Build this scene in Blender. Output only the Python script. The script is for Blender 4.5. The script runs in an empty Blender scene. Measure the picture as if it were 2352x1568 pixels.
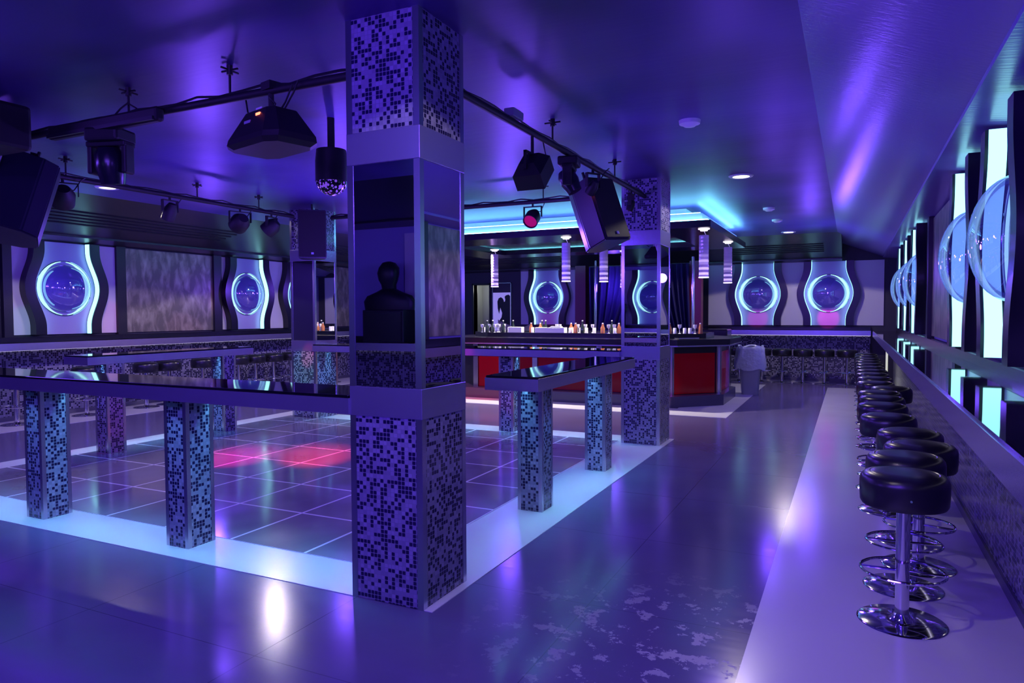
import bpy, bmesh, math, random
from mathutils import Vector, Matrix, Euler
random.seed(7)
PI=math.pi
C=bpy.context.scene.collection
# ------------------------------------------------------------------ materials
def nt(name):
    m=bpy.data.materials.new(name); m.use_nodes=True
    t=m.node_tree; t.nodes.clear()
    o=t.nodes.new('ShaderNodeOutputMaterial'); b=t.nodes.new('ShaderNodeBsdfPrincipled')
    t.links.new(b.outputs[0],o.inputs[0])
    return m,t,b,o
def pm(name,col,rough=.5,metal=0.,spec=.5,emit=None,es=0.,bump=0.,bscale=40.,var=0.,vscale=6.,coat=0.,aniso=None):
    m,t,b,o=nt(name)
    b.inputs['Base Color'].default_value=(*col,1); b.inputs['Roughness'].default_value=rough
    b.inputs['Metallic'].default_value=metal; b.inputs['Specular IOR Level'].default_value=spec
    b.inputs['Coat Weight'].default_value=coat
    if emit: b.inputs['Emission Color'].default_value=(*emit,1); b.inputs['Emission Strength'].default_value=es
    if bump or var:
        tc=t.nodes.new('ShaderNodeTexCoord'); mp=t.nodes.new('ShaderNodeMapping')
        t.links.new(tc.outputs['Object'],mp.inputs[0])
        if aniso: mp.inputs['Scale'].default_value=aniso
        n=t.nodes.new('ShaderNodeTexNoise'); n.inputs['Scale'].default_value=bscale if bump else vscale
        t.links.new(mp.outputs[0],n.inputs['Vector'])
        if bump:
            bp=t.nodes.new('ShaderNodeBump'); bp.inputs['Strength'].default_value=bump; bp.inputs['Distance'].default_value=.01
            t.links.new(n.outputs['Fac'],bp.inputs['Height']); t.links.new(bp.outputs[0],b.inputs['Normal'])
        if var:
            n2=t.nodes.new('ShaderNodeTexNoise'); n2.inputs['Scale'].default_value=vscale; n2.inputs['Detail'].default_value=5
            t.links.new(tc.outputs['Object'],n2.inputs['Vector'])
            mr=t.nodes.new('ShaderNodeMapRange'); mr.inputs[1].default_value=.3; mr.inputs[2].default_value=.7
            mr.inputs[3].default_value=max(.02,rough-var); mr.inputs[4].default_value=rough+var
            t.links.new(n2.outputs['Fac'],mr.inputs[0]); t.links.new(mr.outputs[0],b.inputs['Roughness'])
    return m
def emis(name,col,s):
    m,t,b,o=nt(name); t.nodes.remove(b)
    e=t.nodes.new('ShaderNodeEmission'); e.inputs[0].default_value=(*col,1); e.inputs[1].default_value=s
    t.links.new(e.outputs[0],o.inputs[0]); return m
def math_(t,op,a,b=None,c=None):
    n=t.nodes.new('ShaderNodeMath'); n.operation=op
    for i,v in enumerate((a,b,c)):
        if v is None: continue
        if isinstance(v,(int,float)): n.inputs[i].default_value=v
        else: t.links.new(v,n.inputs[i])
    return n.outputs[0]
def mixc(t,f,a,b):
    n=t.nodes.new('ShaderNodeMix'); n.data_type='RGBA'
    for i,v in ((0,f),(6,a),(7,b)):
        if isinstance(v,tuple): n.inputs[i].default_value=(*v,1)
        elif isinstance(v,(int,float)): n.inputs[i].default_value=v
        else: t.links.new(v,n.inputs[i])
    return n.outputs[2]
def mosaic(name,size=.0235,dark=(.012,.009,.05),light=(.25,.23,.36),grout=(.17,.16,.25),frac=.47,seed=0.):
    m,t,b,o=nt(name)
    tc=t.nodes.new('ShaderNodeTexCoord')
    s=t.nodes.new('ShaderNodeSeparateXYZ'); t.links.new(tc.outputs['Object'],s.inputs[0])
    n=t.nodes.new('ShaderNodeSeparateXYZ'); t.links.new(tc.outputs['Normal'],n.inputs[0])
    ax=math_(t,'GREATER_THAN',math_(t,'ABSOLUTE',n.outputs[0]),.5)
    u=math_(t,'ADD',math_(t,'MULTIPLY',s.outputs[1],ax),math_(t,'MULTIPLY',s.outputs[0],math_(t,'SUBTRACT',1.,ax)))
    u=math_(t,'DIVIDE',math_(t,'ADD',u,50.003),size); v=math_(t,'DIVIDE',math_(t,'ADD',s.outputs[2],10.),size)
    cu=math_(t,'FLOOR',u); cv=math_(t,'FLOOR',v)
    fu=math_(t,'ABSOLUTE',math_(t,'SUBTRACT',math_(t,'FRACT',u),.5)); fv=math_(t,'ABSOLUTE',math_(t,'SUBTRACT',math_(t,'FRACT',v),.5))
    # rounded square distance
    p=math_(t,'POWER',math_(t,'ADD',math_(t,'POWER',fu,6.),math_(t,'POWER',fv,6.)),1/6.)
    g=math_(t,'GREATER_THAN',p,.43)
    cb=t.nodes.new('ShaderNodeCombineXYZ'); t.links.new(cu,cb.inputs[0]); t.links.new(cv,cb.inputs[1])
    t.links.new(math_(t,'ADD',math_(t,'MULTIPLY',ax,17.),seed),cb.inputs[2])
    w=t.nodes.new('ShaderNodeTexWhiteNoise'); w.noise_dimensions='3D'; t.links.new(cb.outputs[0],w.inputs['Vector'])
    isd=math_(t,'LESS_THAN',w.outputs['Value'],frac)
    tone=math_(t,'MULTIPLY_ADD',w.outputs['Value'],.8,.35)
    lc=t.nodes.new('ShaderNodeVectorMath'); lc.operation='SCALE'; lc.inputs[0].default_value=light; t.links.new(tone,lc.inputs['Scale'])
    col=mixc(t,isd,lc.outputs[0],dark); col=mixc(t,g,col,grout)
    t.links.new(col,b.inputs['Base Color'])
    t.links.new(math_(t,'MULTIPLY_ADD',g,.5,.14),b.inputs['Roughness'])
    bp=t.nodes.new('ShaderNodeBump'); bp.inputs['Strength'].default_value=.35; bp.inputs['Distance'].default_value=.002
    h=math_(t,'ADD',math_(t,'SUBTRACT',1.,g),math_(t,'MULTIPLY',w.outputs['Value'],.3))
    t.links.new(h,bp.inputs['Height']); t.links.new(bp.outputs[0],b.inputs['Normal'])
    return m
M={}
M['mosaic']=mosaic('glass_mosaic')
M['mosaic2']=mosaic('glass_mosaic_wall',size=.03,frac=.5,seed=3.)
M['steel']=pm('brushed_steel',(.5,.45,.7),.24,.85,bump=.03,bscale=30,aniso=(2,2,60))
M['trimsteel']=pm('corner_steel',(.55,.55,.62),.25,1.)
M['chrome']=pm('chrome',(.72,.72,.78),.09,1.)
M['mirror']=pm('mirror_glass',(.72,.72,.8),.01,1.)
M['blackglass']=pm('black_glass',(.004,.004,.008),.035,0,.6)
M['black']=pm('black_paint',(.012,.012,.018),.42)
M['blackgloss']=pm('black_gloss',(.01,.009,.02),.24,0,.5)
M['blackmatt']=pm('black_metal',(.010,.010,.013),.55,bump=.1,bscale=200)
M['vinyl']=pm('black_vinyl',(.012,.011,.02),.28,0,.6,bump=.04,bscale=25)
M['white_board']=pm('white_board',(.62,.6,.68),.35)
M['centre_board']=pm('centre_board',(.36,.3,.62),.25)
M['bulk_white']=pm('painted_bulkhead',(.24,.17,.52),.24,0,.6,bump=.2,bscale=3.,aniso=(1,14,14))
M['bulk_black']=pm('black_bulkhead',(.02,.022,.026),.33)
M['red_glass']=pm('red_backlit_glass',(.075,.001,.006),.12,emit=(1,.0,.02),es=.035)
M['panel_dark']=pm('dark_frame',(.012,.012,.02),.35)
M['curtain']=pm('blue_curtain',(.035,.03,.16),.7)
M['plastic_white']=pm('white_plastic',(.75,.74,.78),.4)
M['plinth']=pm('plinth_laminate',(.06,.055,.11),.25)
M['grey_plastic']=pm('grey_plastic',(.3,.31,.4),.45)
M['wall']=pm('painted_wall',(.3,.24,.6),.5)
M['dark_wall']=pm('dark_wall',(.03,.028,.05),.6)
M['grey_wall']=pm('grey_wall',(.4,.42,.42),.6)
M['stripe']=pm('pale_floor_tile',(.62,.6,.68),.22,0,.5,var=.02,vscale=2)
M['base']=pm('baseboard',(.1,.09,.16),.4)
CY=(.16,.62,.85)
M['led']=emis('cyan_led',(.32,.88,1.0),2.4)
M['led_rail']=emis('cyan_led_rail',CY,170.)
M['led_cove']=emis('cyan_led_cove',CY,20.)
M['ring']=emis('cyan_ring_led',(.42,.92,1.0),1.45)
M['lamp']=emis('lamp_white',(1,.98,.9),6.)
M['lamp_soft']=emis('lamp_soft_white',(.95,.85,1.),1.6)
M['red_led']=emis('red_led',(1,.12,.06),6.)
M['pink_led']=emis('pink_led',(1,.05,.45),1.6)
M['violet_led']=emis('violet_led',(.5,.25,.9),.9)
M['yellow_light']=emis('yellow_light',(.85,.95,.5),1.1)
def floor_mat():
    m,t,b,o=nt('laminate_floor')
    tc=t.nodes.new('ShaderNodeTexCoord'); s=t.nodes.new('ShaderNodeSeparateXYZ'); t.links.new(tc.outputs['Object'],s.inputs[0])
    def line(co,step,w):
        f=math_(t,'ABSOLUTE',math_(t,'SUBTRACT',math_(t,'FRACT',math_(t,'DIVIDE',math_(t,'ADD',co,100.1),step)),.5))
        return math_(t,'GREATER_THAN',f,.5-w/step)
    l=math_(t,'MAXIMUM',line(s.outputs[0],1.22,.0025),line(s.outputs[1],1.22,.0025))
    n=t.nodes.new('ShaderNodeTexNoise'); n.inputs['Scale'].default_value=1.3; n.inputs['Detail'].default_value=6
    t.links.new(tc.outputs['Object'],n.inputs['Vector'])
    mp=t.nodes.new('ShaderNodeMapping'); mp.inputs['Scale'].default_value=(.8,6,1); t.links.new(tc.outputs['Object'],mp.inputs[0])
    n3=t.nodes.new('ShaderNodeTexNoise'); n3.inputs['Scale'].default_value=4; n3.inputs['Detail'].default_value=4
    t.links.new(mp.outputs[0],n3.inputs['Vector'])
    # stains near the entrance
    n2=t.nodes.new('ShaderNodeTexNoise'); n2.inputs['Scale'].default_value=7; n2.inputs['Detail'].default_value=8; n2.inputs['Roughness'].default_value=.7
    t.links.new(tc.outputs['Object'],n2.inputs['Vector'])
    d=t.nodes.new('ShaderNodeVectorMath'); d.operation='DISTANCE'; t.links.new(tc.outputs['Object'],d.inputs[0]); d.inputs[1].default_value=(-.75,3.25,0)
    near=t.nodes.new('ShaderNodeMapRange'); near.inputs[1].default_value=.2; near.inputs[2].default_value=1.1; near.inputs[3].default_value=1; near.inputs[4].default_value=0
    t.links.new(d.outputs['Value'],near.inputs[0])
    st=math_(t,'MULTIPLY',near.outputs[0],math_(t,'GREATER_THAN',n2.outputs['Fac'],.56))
    base=mixc(t,n.outputs['Fac'],(.08,.06,.17),(.155,.13,.28))
    base=mixc(t,math_(t,'MULTIPLY',n3.outputs['Fac'],.5),base,(.11,.09,.2))
    base=mixc(t,math_(t,'MULTIPLY',l,.7),base,(.04,.03,.08))
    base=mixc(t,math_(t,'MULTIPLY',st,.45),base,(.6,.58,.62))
    t.links.new(base,b.inputs['Base Color']); b.inputs['Specular IOR Level'].default_value=.22
    r=math_(t,'ADD',math_(t,'MULTIPLY_ADD',n3.outputs['Fac'],.12,.12),math_(t,'MULTIPLY',st,.2))
    t.links.new(r,b.inputs['Roughness'])
    bp=t.nodes.new('ShaderNodeBump'); bp.inputs['Strength'].default_value=.06; bp.inputs['Distance'].default_value=.01
    t.links.new(n.outputs['Fac'],bp.inputs['Height']); t.links.new(bp.outputs[0],b.inputs['Normal'])
    return m
M['floor']=floor_mat()
def dance_mat():
    m,t,b,o=nt('dance_floor_tiles')
    tc=t.nodes.new('ShaderNodeTexCoord'); s=t.nodes.new('ShaderNodeSeparateXYZ'); t.links.new(tc.outputs['Object'],s.inputs[0])
    def line(co,off,step,w):
        f=math_(t,'ABSOLUTE',math_(t,'SUBTRACT',math_(t,'FRACT',math_(t,'DIVIDE',math_(t,'ADD',co,off),step)),.5))
        return math_(t,'GREATER_THAN',f,.5-w/step)
    l=math_(t,'MAXIMUM',line(s.outputs[0],2.59+68.,.68,.011),line(s.outputs[1],73.-3.55,.73,.011))
    n=t.nodes.new('ShaderNodeTexNoise'); n.inputs['Scale'].default_value=1.8; n.inputs['Detail'].default_value=4
    t.links.new(tc.outputs['Object'],n.inputs['Vector'])
    base=mixc(t,n.outputs['Fac'],(.11,.095,.15),(.26,.23,.32))
    base=mixc(t,l,base,(.75,.72,.82))
    t.links.new(base,b.inputs['Base Color'])
    t.links.new(math_(t,'MULTIPLY_ADD',n.outputs['Fac'],.16,.05),b.inputs['Roughness'])
    return m
M['dance']=dance_mat()
def ceil_mat():
    m,t,b,o=nt('lacquered_ceiling')
    tc=t.nodes.new('ShaderNodeTexCoord')
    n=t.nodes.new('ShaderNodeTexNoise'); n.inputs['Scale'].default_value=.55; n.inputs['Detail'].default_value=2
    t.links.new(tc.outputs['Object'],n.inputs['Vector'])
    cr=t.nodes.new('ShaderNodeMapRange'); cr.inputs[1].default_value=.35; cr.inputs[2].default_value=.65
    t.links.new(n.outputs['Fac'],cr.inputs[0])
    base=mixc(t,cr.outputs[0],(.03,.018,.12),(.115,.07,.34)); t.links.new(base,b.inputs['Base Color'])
    b.inputs['Roughness'].default_value=.4; b.inputs['Specular IOR Level'].default_value=.3
    mp=t.nodes.new('ShaderNodeMapping'); mp.inputs['Scale'].default_value=(.7,7,1); t.links.new(tc.outputs['Object'],mp.inputs[0])
    n3=t.nodes.new('ShaderNodeTexNoise'); n3.inputs['Scale'].default_value=2; t.links.new(mp.outputs[0],n3.inputs['Vector'])
    bp=t.nodes.new('ShaderNodeBump'); bp.inputs['Strength'].default_value=.12; bp.inputs['Distance'].default_value=.01
    t.links.new(n3.outputs['Fac'],bp.inputs['Height']); t.links.new(bp.outputs[0],b.inputs['Normal'])
    return m
M['ceiling']=ceil_mat()
def stone_mat():
    m,t,b,o=nt('mottled_grey_panel')
    tc=t.nodes.new('ShaderNodeTexCoord')
    mp=t.nodes.new('ShaderNodeMapping'); mp.inputs['Rotation'].default_value=(0,.5,0); mp.inputs['Scale'].default_value=(6,1,2.6); t.links.new(tc.outputs['Object'],mp.inputs[0])
    n=t.nodes.new('ShaderNodeTexNoise'); n.inputs['Scale'].default_value=1.2; n.inputs['Detail'].default_value=5; n.inputs['Distortion'].default_value=.4
    t.links.new(mp.outputs[0],n.inputs['Vector'])
    mr=t.nodes.new('ShaderNodeMapRange'); mr.inputs[1].default_value=.42; mr.inputs[2].default_value=.75; t.links.new(n.outputs['Fac'],mr.inputs[0])
    base=mixc(t,mr.outputs[0],(.17,.15,.12),(.5,.45,.34)); t.links.new(base,b.inputs['Base Color'])
    b.inputs['Roughness'].default_value=.35; b.inputs['Metallic'].default_value=.3
    return m
M['stone']=stone_mat()
def dome_mat():
    m,t,b,o=nt('clear_acrylic'); t.nodes.remove(b)
    tr=t.nodes.new('ShaderNodeBsdfTransparent'); tr.inputs[0].default_value=(.55,.5,.85,1)
    g=t.nodes.new('ShaderNodeBsdfGlossy'); g.inputs['Roughness'].default_value=.03; g.inputs[0].default_value=(.9,.9,1,1)
    lw=t.nodes.new('ShaderNodeLayerWeight'); lw.inputs[0].default_value=.12
    f=math_(t,'MULTIPLY_ADD',lw.outputs['Fresnel'],.5,.2)
    mx=t.nodes.new('ShaderNodeMixShader'); t.links.new(f,mx.inputs[0]); t.links.new(tr.outputs[0],mx.inputs[1]); t.links.new(g.outputs[0],mx.inputs[2])
    t.links.new(mx.outputs[0],o.inputs[0]); return m
M['dome']=dome_mat()
def tube_mat():
    m,t,b,o=nt('crystal_tube')
    tc=t.nodes.new('ShaderNodeTexCoord'); s=t.nodes.new('ShaderNodeSeparateXYZ'); t.links.new(tc.outputs['Object'],s.inputs[0])
    w=t.nodes.new('ShaderNodeTexWhiteNoise'); w.noise_dimensions='1D'
    t.links.new(math_(t,'FLOOR',math_(t,'MULTIPLY',s.outputs[2],26.)),w.inputs['W'])
    lo=t.nodes.new('ShaderNodeMapRange'); lo.inputs[1].default_value=-.3; lo.inputs[2].default_value=-.75; lo.inputs[3].default_value=.0; lo.inputs[4].default_value=1.; t.links.new(s.outputs[2],lo.inputs[0])
    k=math_(t,'MULTIPLY',lo.outputs[0],math_(t,'POWER',w.outputs['Value'],1.5))
    col=mixc(t,k,(.32,.2,.6),(.95,.9,1.)); t.links.new(col,b.inputs['Base Color'])
    b.inputs['Roughness'].default_value=.12
    b.inputs['Emission Color'].default_value=(.75,.55,1,1)
    t.links.new(math_(t,'MULTIPLY_ADD',k,1.3,.07),b.inputs['Emission Strength'])
    return m
M['tube']=tube_mat()
def bag_mat():
    m,t,b,o=nt('clear_bag')
    b.inputs['Base Color'].default_value=(.7,.78,.9,1); b.inputs['Roughness'].default_value=.25; b.inputs['Alpha'].default_value=.6
    tc=t.nodes.new('ShaderNodeTexCoord'); n=t.nodes.new('ShaderNodeTexNoise'); n.inputs['Scale'].default_value=14
    t.links.new(tc.outputs['Object'],n.inputs['Vector']); bp=t.nodes.new('ShaderNodeBump'); bp.inputs['Strength'].default_value=.8; bp.inputs['Distance'].default_value=.03
    t.links.new(n.outputs['Fac'],bp.inputs['Height']); t.links.new(bp.outputs[0],b.inputs['Normal'])
    return m
M['bag']=bag_mat()
def dots_mat():
    m,t,b,o=nt('mirror_ball_lens')
    tc=t.nodes.new('ShaderNodeTexCoord'); v=t.nodes.new('ShaderNodeTexVoronoi'); v.inputs['Scale'].default_value=38
    t.links.new(tc.outputs['Object'],v.inputs['Vector'])
    k=math_(t,'LESS_THAN',v.outputs['Distance'],.42)
    t.links.new(mixc(t,k,(.01,.01,.02),(.6,.4,.9)),b.inputs['Base Color']); b.inputs['Roughness'].default_value=.1
    b.inputs['Emission Color'].default_value=(.35,.12,.8,1); t.links.new(math_(t,'MULTIPLY',k,.35),b.inputs['Emission Strength'])
    return m
M['dots']=dots_mat()

# ------------------------------------------------------------------ mesh helpers
def B(): return bmesh.new()
def box(bm,x0,x1,y0,y1,z0,z1,bev=0.):
    v=[bm.verts.new(p) for p in ((x0,y0,z0),(x1,y0,z0),(x1,y1,z0),(x0,y1,z0),(x0,y0,z1),(x1,y0,z1),(x1,y1,z1),(x0,y1,z1))]
    f=[bm.faces.new([v[i] for i in q]) for q in ((3,2,1,0),(4,5,6,7),(0,1,5,4),(1,2,6,5),(2,3,7,6),(3,0,4,7))]
    if bev:
        es=list({e for a in f for e in a.edges})
        bmesh.ops.bevel(bm,geom=es,offset=bev,segments=2,profile=.5,affect='EDGES')
    return bm
def prism(bm,pts,h0,h1,axis='z'):
    """extrude polygon pts (2d) from h0 to h1 along axis"""
    def P(a,b,h): return {'z':(a,b,h),'y':(a,h,b),'x':(h,a,b)}[axis]
    lo=[bm.verts.new(P(a,b,h0)) for a,b in pts]; hi=[bm.verts.new(P(a,b,h1)) for a,b in pts]
    n=len(pts)
    bm.faces.new(lo[::-1]); bm.faces.new(hi)
    for i in range(n): bm.faces.new((lo[i],lo[(i+1)%n],hi[(i+1)%n],hi[i]))
    return bm
def lathe(bm,prof,seg=24,cx=0,cy=0,z=0):
    rings=[]
    for r,h in prof:
        if r<1e-5: rings.append([bm.verts.new((cx,cy,z+h))])
        else: rings.append([bm.verts.new((cx+r*math.cos(2*PI*i/seg),cy+r*math.sin(2*PI*i/seg),z+h)) for i in range(seg)])
    for a,b in zip(rings,rings[1:]):
        for i in range(seg):
            j=(i+1)%seg
            if len(a)==1 and len(b)==1: continue
            if len(a)==1: bm.faces.new((a[0],b[j],b[i]))
            elif len(b)==1: bm.faces.new((a[i],a[j],b[0]))
            else: bm.faces.new((a[i],a[j],b[j],b[i]))
    return bm
def tube(bm,pts,r,seg=8,closed=False,caps=True):
    pts=[Vector(p) for p in pts]; n=len(pts); rings=[]
    for i,p in enumerate(pts):
        if closed: d=pts[(i+1)%n]-pts[i-1]
        else: d=pts[min(i+1,n-1)]-pts[max(i-1,0)]
        d.normalize(); a=Vector((0,0,1)) if abs(d.z)<.95 else Vector((1,0,0))
        u=d.cross(a).normalized(); w=d.cross(u).normalized()
        rings.append([bm.verts.new(p+u*(r*math.cos(2*PI*k/seg))+w*(r*math.sin(2*PI*k/seg))) for k in range(seg)])
    for i in range(n if closed else n-1):
        a=rings[i]; b=rings[(i+1)%n]
        for k in range(seg): bm.faces.new((a[k],a[(k+1)%seg],b[(k+1)%seg],b[k]))
    if caps and not closed: bm.faces.new(rings[0]); bm.faces.new(rings[-1][::-1])
    return bm
def circle(r,z,n=32,cx=0,cy=0): return [(cx+r*math.cos(2*PI*i/n),cy+r*math.sin(2*PI*i/n),z) for i in range(n)]
def link(name,bm,mat,parent=None,smooth=False,mtx=None):
    if mtx is not None: bmesh.ops.transform(bm,matrix=mtx,verts=bm.verts)
    bmesh.ops.recalc_face_normals(bm,faces=bm.faces)
    me=bpy.data.meshes.new(name); bm.to_mesh(me); bm.free()
    me.materials.append(M[mat] if isinstance(mat,str) else mat)
    if smooth:
        for p in me.polygons: p.use_smooth=True
        if hasattr(me,'set_sharp_from_angle'): me.set_sharp_from_angle(angle=math.radians(40))
    o=bpy.data.objects.new(name,me); C.objects.link(o)
    if parent is not None: o.parent=parent
    return o
def tag(o,label,cat,group=None,kind=None):
    if label: o['label']=label
    if cat: o['category']=cat
    if group: o['group']=group
    if kind: o['kind']=kind
    return o
def thing(name,label,cat,loc=(0,0,0),rotz=0,group=None,rot=None):
    o=bpy.data.objects.new(name,None); C.objects.link(o); o.empty_display_size=.1
    o.location=loc; o.rotation_euler=rot if rot else (0,0,rotz)
    return tag(o,label,cat,group)
def struct(name,bm,mat,label=None):
    o=link(name,bm,mat); o['kind']='structure'
    if label: o['label']=label
    return o
def dup(src,loc,label,rotz=None,group=None):
    def cp(o,par):
        c=o.copy(); C.objects.link(c)
        if par is not None: c.parent=par
        for k in o.children: cp(k,c)
        return c
    r=cp(src,None); r.location=loc
    if rotz is not None: r.rotation_euler=(0,0,rotz)
    r['label']=label
    if group: r['group']=group
    return r
PU=(.17,.062,1.0)
def light(kind,name,loc,energy,col,rot=(0,0,0),size=.1,sizey=None,spot=None,blend=.3):
    l=bpy.data.lights.new(name,kind); l.energy=energy; l.color=col
    if kind=='AREA':
        l.shape='RECTANGLE'; l.size=size; l.size_y=sizey or size
    else: l.shadow_soft_size=size
    if kind=='SPOT': l.spot_size=spot; l.spot_blend=blend
    o=bpy.data.objects.new(name,l); C.objects.link(o); o.location=loc; o.rotation_euler=rot
    return o
def aim(o,tgt):
    o.rotation_euler=(Vector(tgt)-o.location).to_track_quat('-Z','Y').to_euler()

# ------------------------------------------------------------------ room
XL,XR,YB,YF,ZC=-11.6,.95,17.9,-2.35,3.21
struct('floor',box(B(),XL-.3,XR+.3,YF-.3,YB+1.6,-.1,0),'floor','glossy grey laminate floor with stains')
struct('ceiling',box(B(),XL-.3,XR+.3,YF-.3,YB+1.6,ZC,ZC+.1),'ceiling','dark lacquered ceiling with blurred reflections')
struct('wall_left',box(B(),XL-.3,XL,YF-.3,YB+1.6,0,ZC),'dark_wall')
struct('wall_right',box(B(),XR,XR+.3,YF-.3,YB+1.6,0,ZC),'wall')
# back wall with a door opening x -9.86..-9.39
bm=B(); box(bm,XL,-9.88,YB,YB+.2,0,ZC); box(bm,-9.37,XR,YB,YB+.2,0,ZC); box(bm,-9.88,-9.37,YB,YB+.2,2.43,ZC)
struct('wall_back',bm,'dark_wall')
struct('wall_front',box(B(),XL,XR,YF-.3,YF,0,ZC),'wall')
# corridor behind the doorway
bm=B(); box(bm,-10.3,-8.9,YB+1.3,YB+1.4,0,2.6); box(bm,-10.4,-10.3,YB+.2,YB+1.4,0,2.6); box(bm,-8.9,-8.8,YB+.2,YB+1.4,0,2.6); box(bm,-10.4,-8.8,YB+.2,YB+1.4,2.6,2.65)
struct('wall_corridor',bm,'grey_wall')
light('POINT','corridor_light',(-9.6,YB+.75,2.35),9,(1,1,.92),size=.1)
bm=B(); box(bm,-9.93,-9.88,YB-.03,YB+.21,0,2.48); box(bm,-9.37,-9.32,YB-.03,YB+.21,0,2.48); box(bm,-9.93,-9.32,YB-.03,YB+.21,2.43,2.48)
struct('door_1',bm,'panel_dark','open dark-framed doorway to a grey corridor')
o=link('picture_frame',box(B(),-9.86,-9.72,YB+1.27,YB+1.3,1.95,2.1),'black'); tag(o,'small black box on the grey corridor wall seen through the doorway','wall box')
# pale floor stripes
def strip(name,rects,label,cat='floor strip'):
    bm=B()
    for r in rects: box(bm,*r,0,.004)
    o=link(name,bm,'stripe'); o['kind']='structure'; o['label']=label; return o
DX0,DX1,DY0,DY1=-7.97,-2.59,3.56,8.42
strip('trim_1',[(-8.32,-2.0,3.14,DY0),(-8.32,-2.0,DY1,8.84),(-8.32,DX0,DY0,DY1),(DX1,-2.0,DY0,DY1)],'pale tiled border lit cyan around the dance floor')
strip('trim_2',[(-.43,.82,YF+.4,16.3)],'pale floor strip under the row of stools on the right')
strip('trim_3',[(-11.5,-10.4,YF+.4,16.8)],'pale floor strip under the stools along the left wall')
# bar border: along front and right side
strip('trim_4',[(-8.2,-1.69,10.95,11.72),(-2.6,-1.69,11.72,16.4)],'pale tiled border in front of the bar')
strip('trim_5',[(-10.4,-.43,17.0,17.75)],'pale floor strip under the stools at the back wall')
o=link('dance_floor',box(B(),DX0,DX1,DY0,DY1,0,.008),'dance'); tag(o,'dark glossy dance floor with a grid of pale lines between the four pillars','dance floor')

# bulkheads
def bulk_left():
    bm=B(); prism(bm,[(-9.15,ZC),(-11.0,2.86),(-11.0,2.83),(XL,2.80),(XL,ZC)],2.,YB,'y')
    return bm
struct('trim_6',bulk_left(),'bulk_black','sloping black bulkhead above the left wall panels')
bm=B(); prism(bm,[(15.55,ZC),(17.45,2.83),(17.45,2.80),(YB,2.78),(YB,ZC)],-11.55,-.2,'x')
struct('trim_7',bm,'bulk_black','sloping black bulkhead above the back wall panels')
bm=B(); prism(bm,[(-.27,ZC),(.62,2.86),(.62,2.83),(XR,2.80),(XR,ZC)],YF,YB,'y')
struct('trim_8',bm,'bulk_white','glossy painted bulkhead sloping down to the right wall')
bm=B(); prism(bm,[(-.6,ZC),(-1.9,2.92),(-1.9,2.9),(YF,2.88),(YF,ZC)],-11.5,-.3,'x')
struct('trim_9',bm,'bulk_black','black bulkhead on the wall behind the viewer')
# vent slots lying on the bulkhead slopes
def vent(name,p0,p1,a0,a1,axis,label,mid=.55,n=5):
    """p0->p1 slope cross-section; a0..a1 along"""
    t=thing(name,label,'air vent',(0,0,0),group='line vents in the bulkheads')
    for k in range(n):
        f=mid+(k-(n-1)/2)*.075
        q=[p0[i]+(p1[i]-p0[i])*f for i in (0,1)]; d=Vector((p1[0]-p0[0],p1[1]-p0[1])).normalized(); nn=Vector((d.y,-d.x))
        if nn.y>0: nn=-nn
        w=.018
        pts=[(q[0]-d.x*w,q[1]-d.y*w),(q[0]+d.x*w,q[1]+d.y*w),(q[0]+d.x*w+nn.x*.012,q[1]+d.y*w+nn.y*.012),(q[0]-d.x*w+nn.x*.012,q[1]-d.y*w+nn.y*.012)]
        link('slot',prism(B(),pts,a0,a1,axis),'blackmatt',t)
    return t
vent('line_vent',(-9.15,ZC),(-11.0,2.86),5.5,9.3,'y','long slotted air vent in the black bulkhead at the near end of the left wall')
vent('line_vent',(-9.15,ZC),(-11.0,2.86),11.2,15.2,'y','slotted air vent in the black bulkhead at the far end of the left wall')
vent('line_vent',(15.55,ZC),(17.45,2.83),-2.5,-.55,'x','slotted air vent above the two lit domes on the back wall')
vent('line_vent',(15.55,ZC),(17.45,2.83),-9.7,-6.6,'x','slotted air vent in the bulkhead behind the bar')

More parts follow.
